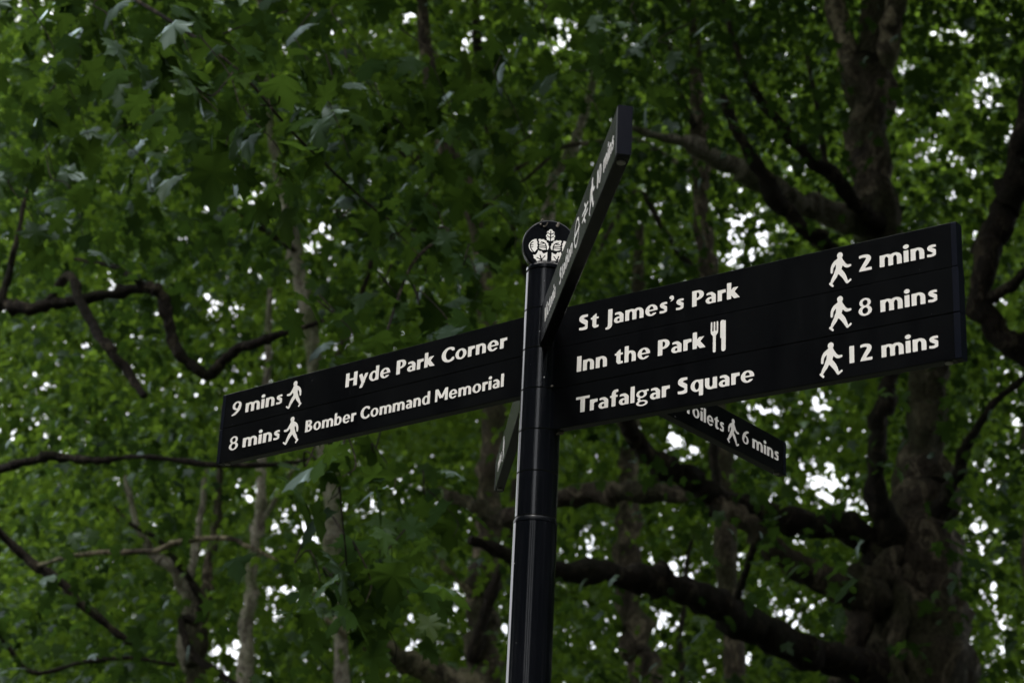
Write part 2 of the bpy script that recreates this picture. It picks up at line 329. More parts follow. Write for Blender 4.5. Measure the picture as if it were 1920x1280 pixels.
# E: slender pale upright stem lower left
E_ = tree('slender pale grey upright plane tree below the two-line blade', G)
trunk(E_, [(455, 1300, 27, 26), (465, 1150, 27, 24), (475, 1050, 27, 22), (485, 960, 27, 20), (492, 860, 27, 17), (500, 700, 27, 14), (506, 540, 27, 10)], M_BARK_P, .05)
limb('limb', M_BARK_P, E_, [(478, 1000, 27, 10), (520, 930, 26.8, 8), (560, 860, 26.5, 6)])
TREES['E'] = E_
# Fo: forked tree lower left
Fo = tree('forked plane tree lower left with pale and dark curving stems', G)
trunk(Fo, [(362, 1300, 23, 34), (368, 1230, 23, 34), (376, 1160, 23, 30), (384, 1110, 23, 24), (392, 1050, 23, 19), (405, 985, 23, 16), (412, 880, 23, 13), (420, 760, 23, 9)], M_BARK, .07)
limb('limb', M_BARK_P, Fo, [(355, 1260, 23.1, 26), (345, 1200, 23.1, 26), (352, 1120, 23.1, 26), (322, 1065, 23, 23), (290, 1040, 23, 18), (270, 1010, 22.9, 15), (250, 960, 22.9, 12), (235, 890, 22.8, 8)])
limb('limb', M_BARK_P, Fo, [(352, 1120, 23.1, 18), (358, 1070, 23.2, 16), (370, 1010, 23.3, 14), (378, 955, 23.4, 12), (385, 880, 23.5, 8)])
limb('limb', M_BARK_K, Fo, [(380, 1150, 22.8, 18), (370, 1110, 22.7, 15), (350, 1075, 22.6, 14), (325, 1045, 22.5, 12), (296, 1010, 22.4, 10), (250, 985, 22.3, 8), (215, 950, 22.2, 6)])
limb('limb', M_BARK_K, Fo, [(370, 1170, 22.6, 14), (340, 1160, 22.5, 16), (360, 1225, 22.4, 16), (400, 1255, 22.3, 13), (450, 1290, 22.2, 11)])
TREES['F'] = Fo
# Hh: tree standing left of the view, its boughs crossing the left half
Hh = tree('dark plane tree at the left edge with bare crooked boughs reaching toward the sign', G)
trunk(Hh, [(-190, 1290, 15, 190), (-200, 1000, 15, 165), (-215, 760, 15, 140), (-230, 560, 15, 120), (-240, 200, 15, 90), (-250, -200, 15, 60)], M_BARK, .07, 22)
for k, pts in enumerate([
    [(-215, 640, 15, 60), (-100, 545, 14.5, 36), (-30, 555, 14.2, 27), (10, 572, 14, 25), (55, 582, 13.9, 23), (100, 568, 13.9, 21), (150, 562, 13.8, 20), (225, 546, 13.7, 20), (280, 539, 13.6, 21), (307, 556, 13.6, 22), (316, 610, 13.6, 22), (330, 652, 13.6, 21), (360, 684, 13.6, 21), (390, 702, 13.6, 20), (415, 680, 13.5, 20), (450, 652, 13.4, 18), (500, 634, 13.3, 16), (550, 620, 13.2, 11), (610, 600, 13.1, 6)],
    [(-205, 980, 15, 50), (-90, 900, 14.4, 26), (0, 878, 14, 17), (75, 857, 13.9, 17), (120, 856, 13.9, 17), (175, 862, 13.8, 14), (230, 858, 13.8, 9), (280, 856, 13.7, 9), (400, 870, 13.6, 12), (520, 872, 13.5, 10), (580, 860, 13.4, 5)],
    [(-200, 900, 15, 50), (-80, 930, 15.6, 24), (0, 1005, 16, 17), (50, 1046, 16.1, 18), (100, 1082, 16.1, 20), (150, 1130, 16.2, 20), (215, 1183, 16.3, 15), (260, 1215, 16.4, 9)],
    [(0, 572, 14, 16), (15, 520, 14, 13), (28, 460, 14, 11), (45, 380, 14, 8), (60, 300, 14, 5)],
    [(90, 565, 13.9, 12), (128, 520, 13.8, 18), (150, 565, 13.7, 18), (175, 612, 13.6, 18), (205, 655, 13.5, 18), (235, 692, 13.5, 18), (270, 742, 13.4, 12)],
    [(280, 540, 13.6, 12), (240, 515, 13.6, 11), (200, 497, 13.7, 9), (140, 485, 13.8, 7)],
    [(-195, 1060, 15, 30), (-60, 1120, 15.6, 14), (0, 1190, 16, 10), (60, 1260, 16.2, 8), (160, 1240, 16.3, 9), (240, 1232, 16.4, 8), (330, 1245, 16.5, 6)],
]): limb('limb', M_BARK_K, Hh, pts, .08, 12, k+40)
limb('limb', M_BARK_M, Hh, [(70, 1060, 16.1, 8), (120, 1045, 15.6, 9), (180, 1036, 15.4, 10), (280, 1034, 15.2, 10), (315, 1022, 15.1, 11), (350, 1012, 15, 11), (425, 1009, 14.9, 10), (470, 1026, 14.8, 8), (520, 1050, 14.7, 4)], .06, 12, 77)
TREES['H'] = Hh
# Gg: tree off the right edge
Gg = tree('dark plane tree at the right edge leaning out of view', G)
trunk(Gg, [(1990, 1290, 17, 120), (1985, 1000, 17, 110), (1975, 760, 17, 100), (1985, 600, 17, 90), (2010, 400, 17, 80), (2040, 100, 17, 60), (2060, -200, 17, 40)], M_BARK, .07)
limb('limb', M_BARK_K, Gg, [(1980, 780, 17, 40), (1935, 680, 17, 36), (1870, 620, 17, 44), (1832, 560, 17, 50), (1850, 470, 17, 54), (1880, 400, 17, 52), (1905, 330, 17, 46), (1925, 220, 17, 36), (1940, 60, 17, 20)], .08, 14, 9)
limb('limb', M_BARK_K, Gg, [(1850, 560, 17, 26), (1880, 545, 16.8, 22), (1930, 510, 16.6, 18), (2000, 450, 16.5, 14)])
TREES['G'] = Gg
# Nn: nearest tree, its crown hangs into the view from above left
Nn = tree('nearest plane tree overhanging from above with the largest leaf sprays', G)
def near_tree():
    P = [(-4.6, 6.5, -.3), (-4.55, 6.5, .4), (-4.5, 6.6, 2.5), (-4.35, 6.7, 5), (-4.2, 6.9, 7.5), (-4.0, 7.2, 10), (-3.9, 7.5, 13)]
    V, f = tube(P, [.55, .42, .36, .32, .26, .19, .1], 20, .05, 8)
    Nn.location = (-4.6, 6.5, 0)
    link('trunk', mesh_from('trunk', V, f), M_BARK_M, Nn, smooth=True)
near_tree()
TREES['N'] = Nn

# ------------------------------------------------------------------ leaves
OUT_R = np.array([(0, 0), (.16, -.05), (.34, -.10), (.30, .06), (.42, .12), (.30, .20), (.40, .34), (.56, .46), (.38, .46), (.30, .56), (.22, .50), (.18, .64), (.22, .78), (.10, .84)])
OUT = np.vstack([OUT_R, [(0, 1.02)], OUT_R[1:][::-1]*[-1, 1]])
def leaf_hi(curl, fold):
    P = np.vstack([[(0, .30)], OUT]); z = -fold*np.abs(P[:, 0])-curl*(P[:, 1]-.3)**2+.05*np.sin(P[:, 0]*9)
    V = np.c_[P, z]; n = len(OUT); F = [(0, 1+i, 1+(i+1) % n) for i in range(n)]
    # short petiole
    k = len(V); V = np.vstack([V, [(-.012, .0, 0), (.012, .0, 0), (.008, -.35, .06), (-.008, -.35, .06)]])
    F += [(k, k+1, k+2), (k, k+2, k+3)]
    return V, F
LO_R = np.array([(0, -.02), (.36, -.06), (.27, .18), (.52, .45), (.22, .52)])
LO = np.vstack([LO_R, [(0, 1.0)], LO_R[1:][::-1]*[-1, 1]])
def leaf_lo(curl, fold):
    P = np.vstack([[(0, .3)], LO]); z = -fold*np.abs(P[:, 0])-curl*(P[:, 1]-.3)**2
    n = len(LO); return np.c_[P, z], [(0, 1+i, 1+(i+1) % n) for i in range(n)]
FAR_P = np.array([(0, 0, 0), (.42, .22, -.1), (.18, .5, 0), (0, 1, -.15), (-.18, .5, 0), (-.42, .22, -.1)])
FAR_F = [(0, 1, 2), (0, 2, 4), (2, 3, 4), (0, 4, 5)]
HI = [leaf_hi(.25, .18), leaf_hi(.5, .35), leaf_hi(.1, -.12), leaf_hi(.7, .1)]
LO_ = [leaf_lo(.3, .2), leaf_lo(.6, .35)]
def frames(n, tilt_lo, tilt_hi, droop):
    """random leaf orientation: (n,3,3) columns = leaf x, tip direction, face normal"""
    az = RNG.uniform(0, 2*math.pi, n); dr = np.radians(RNG.normal(droop, 22, n))      # tip hangs below the horizon
    tip = np.stack([np.cos(az)*np.cos(dr), np.sin(az)*np.cos(dr), -np.sin(dr)], 1)
    side = np.stack([-np.sin(az), np.cos(az), np.zeros(n)], 1)
    ro = np.radians(RNG.normal(0, 28, n)); nrm = np.cross(side, tip); nrm *= np.sign(nrm[:, 2:3]+1e-9)
    side = np.cross(tip, nrm)
    s2 = side*np.cos(ro)[:, None]+nrm*np.sin(ro)[:, None]; n2 = np.cross(s2, tip)
    return np.stack([s2, tip, n2], 2)
def place(V, fr, size, pos):
    return np.einsum('nij,kj->nki', fr, V)*size[:, None, None]+pos[:, None, :]

# leaf sprays are spread round branch tips; GAPS are openings in the crowns where the sky comes through
GAPS = [(640, 395, 18), (575, 455, 16), (1330, 60, 12), (1120, 120, 12), (1870, 560, 22), (1760, 60, 22), (1700, 120, 20), (1900, 250, 26), (1790, 300, 20), (1780, 360, 14), (700, 60, 14), (960, 120, 14), (620, 60, 14), (1460, 840, 24), (1500, 1000, 22), (1330, 1250, 14), (1520, 1120, 20), (1880, 1180, 30), (1840, 850, 26), (90, 720, 16), (30, 800, 18), (160, 640, 16), (250, 700, 14), (390, 560, 14), (520, 720, 14), (700, 330, 14), (760, 620, 12), (1440, 560, 12), (980, 1000, 16), (470, 920, 22), (690, 950, 20), (780, 1200, 14), (1160, 1200, 14), (458, 345, 44), (500, 372, 28), (600, 440, 44), (385, 380, 24), (880, 75, 30), (770, 20, 30), (1050, 70, 42), (1850, 150, 42), (1735, 275, 40), (1690, 205, 20),
        (1830, 320, 26), (1840, 440, 30), (1410, 440, 52), (1480, 390, 26), (1370, 480, 30), (1545, 900, 58), (1600, 960, 44), (1530, 740, 40), (1430, 765, 44), (1290, 830, 36), (1260, 815, 30),
        (1240, 1065, 40), (1285, 1070, 34), (1250, 1150, 32), (1240, 1210, 24), (1380, 1035, 22), (1360, 1090, 26), (1400, 1220, 26), (1470, 1150, 40), (1095, 1010, 22), (560, 985, 46), (610, 985, 30), (530, 1100, 36),
        (430, 1220, 36), (850, 1110, 26), (885, 1010, 20), (950, 1160, 20), (640, 925, 18), (1900, 790, 40), (1860, 900, 24), (1830, 980, 40), (1890, 700, 26), (1850, 1120, 36), (1810, 1240, 40), (1490, 1180, 22),
        (210, 520, 24), (95, 95, 20), (540, 95, 26), (345, 270, 14), (30, 150, 16), (930, 700, 14), (1600, 1050, 16), (1200, 360, 14), (440, 1060, 14), (1400, 940, 16), (1810, 60, 20), (1770, 210, 18), (340, 440, 16)]
def gap_keep(P, hard=1.0, widen=1.0):
    x, y, z = pix(P); keep = np.ones(len(P))
    for gx, gy, gr in GAPS:
        d2 = ((x-gx)**2+(y-gy)**2)/(gr*widen)**2
        keep *= 1-hard*np.exp(-np.minimum(d2, 40)**1.5*.6)
    return RNG.random(len(P)) < keep
def path_keep(P, p=.6, skip=0):
    x, y, z = pix(P); keep = np.ones(len(P), bool)
    for A, p in PATHS:
        A = A[(A[:, 1] > -60) & (A[:, 1] < 1340) & (A[:, 0] > -60) & (A[:, 0] < 1980)]
        if len(A) < 2 or A[:, 2].min() < 11: continue
        bb = (x > A[:, 0].min()-40) & (x < A[:, 0].max()+40) & (y > A[:, 1].min()-40) & (y < A[:, 1].max()+40) & (P[:, 1] < A[:, 2].max()) & keep
        ii = np.nonzero(bb)[0]
        if not len(ii): continue
        dm = np.full(len(ii), 1e9)
        for a, b in zip(A[:-1], A[1:]):
            d = b[:2]-a[:2]; t = np.clip(((x[ii]-a[0])*d[0]+(y[ii]-a[1])*d[1])/(d@d+1e-9), 0, 1)
            q = np.hypot(x[ii]-a[0]-t*d[0], y[ii]-a[1]-t*d[1])-(a[3]*.5+6)
            q[P[ii, 1] > a[2]] = 1e9
            dm = np.minimum(dm, q)
        hit = (dm < 0) & (RNG.random(len(ii)) < p); keep[ii[hit]] = False
    return keep
def noise3(P, f, seed):
    r = np.random.default_rng(seed); a = r.normal(size=(8, 3))*f; b = r.uniform(0, 6.28, 8)
    return np.sin(P@a.T+b).mean(1)
BUCKET = {k: [] for k in TREES}       # tree -> list of (pos, frame, size, kind)
BASES = {k: np.array(t.location[:2]) for k, t in TREES.items()}
def sprays(owners, Y0, Y1, px0, px1, py0, py1, lai, size, droop=40, clump=.6, per=26, seed=1, thr=-.12, widen=.85, dens=None, hard=.85):
    """sprays of leaves in a slab of crown between depths Y0 and Y1, lai = leaf area per area of slab"""
    # slab area
    Ym = (Y0+Y1)/2; area = (px1-px0)/F_PX*Ym*(py1-py0)/F_PX*Ym*1.15
    n = int(area*lai/(size*size*.5)); nc = max(1, n//per)
    c = np.array([at(x, y, Y) for x, y, Y in zip(RNG.uniform(px0, px1, nc*2), RNG.uniform(py0, py1, nc*2), RNG.uniform(Y0, Y1, nc*2))])
    c = c[noise3(c, .9, seed) > thr][:nc]
    if dens is not None:
        x, y, _ = pix(c); c = c[RNG.random(len(c)) < dens(x, y)]
    m = len(c)*per
    off = RNG.normal(size=(m, 3))*[clump, clump, clump*.38]
    off[:, 2] -= .25*np.hypot(off[:, 0], off[:, 1])
    P = np.repeat(c, per, 0)+off
    P = P[gap_keep(P, hard, widen)]; P = P[path_keep(P)]
    sz = size*np.exp(RNG.normal(-.05, .22, len(P))); fr = frames(len(P), 0, 0, droop)
    own = np.array(owners)
    d = np.stack([np.hypot(P[:, 0]-BASES[k][0], (P[:, 1]-BASES[k][1])*.7) for k in owners], 1)
    idx = d.argmin(1)
    for i, k in enumerate(owners):
        s = idx == i
        if s.any(): BUCKET[k].append((P[s], fr[s], sz[s]))

def bump(x, y, L):
    o = np.zeros(len(x))
    for gx, gy, rx, ry, a in L: o = np.maximum(o, a*np.exp(-(((x-gx)/rx)**2+((y-gy)/ry)**2)))
    return o
DARK = [(780, 250, 300, 240, 1), (1150, 110, 320, 150, 1), (1450, 150, 230, 150, 1), (1230, 420, 200, 180, .9), (130, 330, 260, 140, .8), (1740, 620, 240, 200, .9), (180, 1130, 330, 170, .85), (760, 1080, 200, 180, .8), (1150, 1180, 160, 150, .5), (1650, 1100, 200, 300, 1), (960, 720, 200, 200, .7), (300, 120, 160, 130, .5)]
def crowns_dens(base): return lambda x, y: np.clip(base+bump(x, y, DARK), 0, 1)
# far and middle crowns (all the way across the view and well past its edges)
sprays(['B', 'C', 'J', 'I', 'E'], 30, 38, -500, 2400, -500, 1400, 2.9, .14, seed=1, thr=-.2, clump=.5, per=34, hard=.8, widen=1.2, dens=crowns_dens(.42))
sprays(['B', 'C', 'D', 'J', 'I', 'E', 'F'], 23, 30, -450, 2350, -500, 1350, 2.9, .13, seed=2, thr=-.15, clump=.42, per=34, hard=.8, widen=1.2, dens=crowns_dens(.36))
sprays(['A', 'G', 'F', 'H', 'D'], 17, 23, -400, 2300, -450, 1330, 1.7, .125, seed=3, thr=-.08, clump=.4, per=30, widen=1.1,
       dens=lambda x, y: np.clip(.25+bump(x, y, [(700, 200, 700, 350, .8), (1750, 150, 400, 300, .9), (1850, 900, 200, 500, .6), (1200, 500, 300, 300, .7), (200, 1100, 400, 250, .7), (1300, 0, 500, 200, 1)]), 0, 1))
sprays(['H', 'G', 'A'], 12, 16.5, -400, 2300, -450, 1330, 1.1, .12, seed=4, widen=1.1, thr=.0, per=20, clump=.45,
       dens=lambda x, y: np.clip(bump(x, y, [(150, 200, 450, 380, 1.), (150, 760, 420, 260, .55), (650, 1000, 350, 300, .5), (1250, 60, 500, 170, .9), (1850, 350, 150, 350, .7), (900, 300, 350, 300, .6), (150, 1250, 400, 120, .6), (1500, 1000, 350, 260, .32), (1350, 350, 250, 200, .35)]), 0, 1))

# near sprays hung on real twigs (photograph position of the spray, depth, how many leaves)
NEAR = [(60, 40, 8.5, 26, .9), (190, 70, 8.0, 26, .9), (300, 20, 7.6, 26, .9), (390, 110, 7.2, 24, .8), (385, 215, 7.0, 16, .5), (480, 250, 7.2, 22, .7), (455, 130, 7.8, 22, .8), (560, 120, 8.4, 22, .8), (640, 60, 9, 22, .9),
        (600, 210, 8.4, 24, .8), (430, 330, 7.6, 14, .4), (690, 190, 9.2, 22, .8), (800, 150, 9.5, 20, .8), (760, 260, 9.2, 22, .8), (860, 260, 9.6, 22, .8), (930, 180, 9.4, 18, .8), (1000, 60, 9.5, 18, .9), (960, 340, 9.8, 20, .7), (1080, 170, 10, 18, .7), (1180, 60, 10, 18, .9), (1280, 120, 10.5, 14, .8),
        (800, 420, 9.0, 18, .5), (930, 420, 9.3, 18, .5), (760, 480, 8.6, 14, .45), (860, 520, 8.6, 14, .4), (640, 430, 9.5, 12, .4), (620, 610, 8.0, 8, .3), (800, 590, 8.2, 8, .3), (720, 560, 8.6, 10, .4),
        (620, 860, 6.8, 7, .25), (590, 900, 7.2, 8, .3), (700, 880, 8, 10, .4), (650, 1070, 7.2, 14, .4), (620, 1120, 7.4, 16, .4), (720, 1080, 7.6, 12, .4), (560, 1080, 8, 8, .3), (820, 960, 9, 10, .4), (700, 1180, 8.4, 12, .5), (120, 180, 9.2, 24, .9), (30, 380, 9.5, 18, .8), (60, 260, 9.0, 20, .8), (240, 280, 9.4, 16, .8), (120, 380, 10, 14, .7)]
nearP, nearF, nearS = [], [], []
for k, (px, py, Y, n, sp) in enumerate(NEAR):
    c = at(px, py, Y); r = np.random.default_rng(100+k)
    tw = [c+np.array([r.uniform(-.3, .2)*sp, .2, .42*sp+.1]), c+np.array([r.uniform(-.2, .1)*sp, .1, .28*sp]), c+np.array([r.uniform(-.08, .05), 0, .12]), c+np.array([.10, -.03, -.10*sp]), c+np.array([.22*sp, -.06, -.34*sp])]
    V, f = tube(tw, [.0045, .004, .0035, .003, .002], 6, .05, k, 4); link('twig', mesh_from('twig', V, f), M_BARK_K, Nn, smooth=True)
    tt = catmull(tw, 6); P = tt[r.integers(4, len(tt), n)]+r.normal(size=(n, 3))*[.17*sp+.06, .16, .13*sp+.03]
    nearP.append(P); nearS.append(.152*np.exp(r.normal(0, .2, n)))
nearP = np.vstack(nearP); nearS = np.concatenate(nearS); nearF = frames(len(nearP), 0, 0, 50)
gk = gap_keep(nearP, .9, .75); nearP, nearF, nearS = nearP[gk], nearF[gk], nearS[gk]
BUCKET['N'].append((nearP, nearF, nearS))
# two boughs of the nearest tree that carry those sprays
for pts in ([(-1100, -500, 7, 60), (-500, -420, 7.4, 40), (0, -230, 7.8, 28), (350, -120, 8, 20), (700, -60, 8.6, 14), (1050, -90, 9.4, 9)],
            [(-500, -420, 7.4, 26), (-100, -160, 8, 16), (180, -40, 8.2, 9), (420, 110, 7.6, 6), (560, 260, 8, 5), (740, 420, 8.8, 5), (840, 430, 8.8, 7), (770, 500, 8.6, 6), (700, 700, 8, 5), (640, 850, 7.2, 4), (650, 1060, 7.2, 3)]):
    limb('limb', M_BARK_K, Nn, pts, .05, 8)
limb('limb', M_BARK, B, [(1313, 330, 27, 14), (1260, 300, 25, 11), (1190, 262, 22, 10), (1135, 265, 20, 10), (1052, 276, 19.5, 9), (1000, 298, 19.4, 9), (949, 328, 19.3, 9), (912, 348, 19.2, 7), (880, 360, 19.1, 3)], .08, 8)
limb('limb', M_BARK_K, B, [(1052, 280, 19.5, 7), (1020, 305, 19.4, 7), (985, 336, 19.3, 6), (960, 350, 19.2, 3)], .08, 8)

# crown roof above the view: unseen coarser sprays added to shade the trees below
def roof(owner_keys, n, x0, x1, y0, y1, dz0, dz1, size):
    Y = y0+(y1-y0)*RNG.random(n)**.8
    c = np.stack([RNG.uniform(x0, x1, n), Y, EYE+.62*Y+RNG.uniform(dz0, dz1, n)], 1); c = c[noise3(c, .35, 9) > -.35]
    per = 10; P = np.repeat(c, per, 0)+RNG.normal(size=(len(c)*per, 3))*[.9, .9, .5]
    x, y, z = pix(P); mg = 80+F_PX*.7/np.maximum(z, 1); out = ~((x > -mg) & (x < 1920+mg) & (y > -mg) & (y < 1280+mg) & (z > 0)); P = P[out]
    az = np.degrees(np.arctan2(P[:, 0], P[:, 1])); P = P[az > -21]; P = P[P[:, 1] > 5]  # left kept open so sky reflects along the pole's edge
    d = np.stack([np.hypot(P[:, 0]-BASES[k][0], P[:, 1]-BASES[k][1]) for k in owner_keys], 1); idx = d.argmin(1)
    for i, k in enumerate(owner_keys):
        s = idx == i
        if s.any(): ROOF[k].append((P[s], frames(int(s.sum()), 0, 0, 25), np.minimum(size, .14+.025*P[s][:, 1])*np.exp(RNG.normal(0, .2, int(s.sum())))))
ROOF = {k: [] for k in TREES}
roof(list(TREES), 7500, -15, 19, 6, 33, .3, 8, .45)

HI_ME = [None]*len(HI)
def leaf_meshes(mat):
    L = []
    for V, F in HI:
        me = mesh_from('leaf', V, F); me.materials.append(mat); me.polygons.foreach_set('use_smooth', np.ones(len(me.polygons), bool)); L.append(me)
    return L
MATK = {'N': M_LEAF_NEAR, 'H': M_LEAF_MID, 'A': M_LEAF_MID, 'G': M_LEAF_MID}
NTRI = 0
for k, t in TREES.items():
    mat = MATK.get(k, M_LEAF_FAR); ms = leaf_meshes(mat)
    P = np.vstack([b[0] for b in BUCKET[k]]); Fr = np.vstack([b[1] for b in BUCKET[k]]); Sz = np.concatenate([b[2] for b in BUCKET[k]])
    x, y, z = pix(P); inside = (x > -20) & (x < 1940) & (y > -20) & (y < 1300)
    order = np.argsort(np.where(inside, z/Sz, 1e9)); pick = order[:300 if k != 'N' else 300]
    rest = np.ones(len(P), bool); rest[pick] = False
    inv = parent_inv(t)
    for i in pick:
        o = bpy.data.objects.new('leaf', ms[i % 4]); C.objects.link(o); o.parent = t; o.matrix_parent_inverse = inv
        m = Matrix(Fr[i].tolist()).to_4x4(); m.translation = Vector(P[i]); o.matrix_basis = m @ Matrix.Scale(float(Sz[i]), 4)
    P, Fr, Sz, z, x, y = P[rest], Fr[rest], Sz[rest], z[rest], x[rest], y[rest]
    vis = (x > -120) & (x < 2040) & (y > -120) & (y < 1400)
    groups = []
    if k == 'N': groups = [(np.ones(len(P), bool), HI[0])]
    else:
        nearish = vis & (z < 27); farish = ~nearish; hsel = RNG.random(len(P)) < .5
        groups = [(nearish & hsel, LO_[0]), (nearish & ~hsel, LO_[1]), (farish, (FAR_P, FAR_F))]
    vs, fs, off = [], [], 0
    for sel, (V, F) in groups:
        if not sel.any(): continue
        W = place(V, Fr[sel], Sz[sel], P[sel]); n, kk = W.shape[:2]
        fs.append((np.array(F, np.int32)[None]+(np.arange(n, dtype=np.int32)*kk)[:, None, None]+off).reshape(-1, 3)); vs.append(W.reshape(-1, 3)); off += n*kk
    for Pq, Fq, Sq in ROOF[k]:
        W = place(FAR_P, Fq, Sq, Pq); n, kk = W.shape[:2]
        fs.append((np.array(FAR_F, np.int32)[None]+(np.arange(n, dtype=np.int32)*kk)[:, None, None]+off).reshape(-1, 3)); vs.append(W.reshape(-1, 3)); off += n*kk
    if not vs: continue
    V = np.vstack(vs); Fa = np.vstack(fs); NTRI += len(Fa)
    me = bpy.data.meshes.new('foliage'); me.vertices.add(len(V)); me.vertices.foreach_set('co', V.reshape(-1).astype(np.float32))
    me.loops.add(Fa.size); me.loops.foreach_set('vertex_index', Fa.reshape(-1)); me.polygons.add(len(Fa))
    me.polygons.foreach_set('loop_start', np.arange(0, Fa.size, 3, dtype=np.int32)); me.polygons.foreach_set('loop_total', np.full(len(Fa), 3, np.int32)); me.update(calc_edges=True)
    o = link('foliage', me, mat, t); tag(o, kind='stuff')
    print('tree', k, len(P), 'tris', len(Fa))
# the wood beyond, one mass
def ring_wood():
    # unseen park trees added round and behind the viewer to darken sign reflections: dark crowns up to about 35 degrees, open sky overhead and to the left
    n = 60000; az = RNG.uniform(math.radians(22), math.radians(308), n); rr = RNG.uniform(11, 24, n); P = np.stack([np.sin(az)*rr, np.cos(az)*rr, RNG.uniform(2.2, 16.5, n)], 1)
    P = P[noise3(P, .5, 77) > -.4]; a = np.degrees(np.arctan2(P[:, 0], P[:, 1])) % 360
    for a0, a1 in ((184, 187), (195, 200), (207, 211)): keep = ~((a > a0) & (a < a1)); P, a = P[keep], a[keep]     # slits cut in the added crowns so sky streaks reflect in the pole
    x, y, z = pix(P); P = P[~((z > 0) & (x > -600) & (x < 2300))]
    W = place(FAR_P, frames(len(P), 0, 0, 40), .75*np.exp(RNG.normal(0, .25, len(P))), P)
    o = link('unseen_woodland', mesh_tiled('ring_wood', W, FAR_F), M_LEAF_MID); tag(o, 'unseen leafy park trees added round the viewer to darken the sign reflections', 'woodland', kind='stuff')
ring_wood()
def far_wood():
    n = 6100; P = np.stack([RNG.uniform(-23, 23, n), RNG.uniform(43, 58, n), RNG.uniform(2, 33, n)], 1)
    P = np.repeat(P, 48, 0)+RNG.normal(size=(n*48, 3))*[.85, .85, .36]
    P = P[(noise3(P, .45, 31) > -.6)]; P = P[gap_keep(P, .76, .85)]
    W = place(FAR_P, frames(len(P), 0, 0, 40), .34*np.exp(RNG.normal(0, .3, len(P))), P)
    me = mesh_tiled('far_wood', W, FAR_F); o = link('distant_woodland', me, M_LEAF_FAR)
    tag(o, 'mass of leafy trees closing the view far behind the plane trees', 'woodland', kind='stuff'); print('wood', len(P)*4)
    return len(P)*4
NTRI += far_wood(); print('TRIS', NTRI)

# ------------------------------------------------------------------ lettering (flat vinyl shapes, drawn as implicit outlines)
def box(x0, y0, x1, y1): return lambda X, Y: np.maximum(np.maximum(x0-X, X-x1), np.maximum(y0-Y, Y-y1))
def ell(cx, cy, a, b): return lambda X, Y: (np.sqrt(((X-cx)/a)**2+((Y-cy)/b)**2)-1)*min(a, b)
def U(*fs): return lambda X, Y: np.minimum.reduce([f(X, Y) for f in fs])
def I_(*fs): return lambda X, Y: np.maximum.reduce([f(X, Y) for f in fs])
def D_(a, *bs): return lambda X, Y: np.maximum.reduce([a(X, Y)]+[-b(X, Y) for b in bs])
def ring(cx, cy, a, b, wx, wy): return D_(ell(cx, cy, a, b), ell(cx, cy, a-wx, b-wy))
def stroke(P, w, k=8):
    """smooth pen stroke; w a number or a list of widths"""
    W = np.full(len(P), w) if np.isscalar(w) else np.array(w)
    A = catmull(np.c_[np.array(P, float), W], k) if len(P) > 2 else np.c_[np.array(P, float), W]
    def f(X, Y):
        o = np.full(X.shape, 9.)
        for (x0, y0, w0), (x1, y1, w1) in zip(A[:-1], A[1:]):
            dx, dy = x1-x0, y1-y0; t = np.clip(((X-x0)*dx+(Y-y0)*dy)/(dx*dx+dy*dy+1e-12), 0, 1)
            o = np.minimum(o, np.hypot(X-x0-t*dx, Y-y0-t*dy)-(w0+t*(w1-w0))/2)
        return o
    return f
def poly(P):
    P = np.array(P, float)
    def f(X, Y):
        d = np.full(X.shape, 9.); ins = np.zeros(X.shape, bool)
        for (x0, y0), (x1, y1) in zip(P, np.roll(P, -1, 0)):
            dx, dy = x1-x0, y1-y0; t = np.clip(((X-x0)*dx+(Y-y0)*dy)/(dx*dx+dy*dy+1e-12), 0, 1)
            d = np.minimum(d, np.hypot(X-x0-t*dx, Y-y0-t*dy))
            c = ((y0 > Y) != (y1 > Y)) & (X < (x1-x0)*(Y-y0)/(y1-y0+1e-12)+x0); ins ^= c
        return np.where(ins, -d, d)
    return f
def bar(x0, y0, x1, y1, w):
    dx, dy = x1-x0, y1-y0; L = math.hypot(dx, dy); nx, ny = -dy/L*w/2, dx/L*w/2
    return poly([(x0+nx, y0+ny), (x1+nx, y1+ny), (x1-nx, y1-ny), (x0-nx, y0-ny)])
XH = .70
def arch(x): # arch and right leg of n, starting at stem x
    return U(D_(I_(ell(x+.335, .40, .335, .32), box(x, .40, x+.67, 1)), ell(x+.335, .40, .085, .155)), box(x+.42, 0, x+.67, .41))
n_ = D_(U(box(0, 0, .25, XH), D_(arch(0), box(.25, -.1, .42, .40))), box(-9, -9, -8, -8))
def shift(f, dx, dy=0): return lambda X, Y: f(X-dx, Y-dy)
bowl = ring(.35, .35, .35, .37, .235, .14)
S_pts = [(.60, .90), (.42, .905), (.22, .86), (.17, .72), (.30, .58), (.45, .47), (.55, .33), (.48, .15), (.28, .095), (.06, .12)]
s_pts = [(.47, .61), (.32, .625), (.17, .57), (.17, .47), (.30, .38), (.40, .29), (.40, .16), (.26, .085), (.06, .10)]
eight = U(ring(.34, .745, .29, .275, .17, .12), ring(.34, .28, .34, .30, .20, .125))
six = U(ring(.35, .31, .35, .33, .21, .13), I_(stroke([(.64, .98), (.42, .86), (.20, .62), (.12, .34)], [.16, .2, .24, .24]), box(-.2, .3, .9, 1.02)))
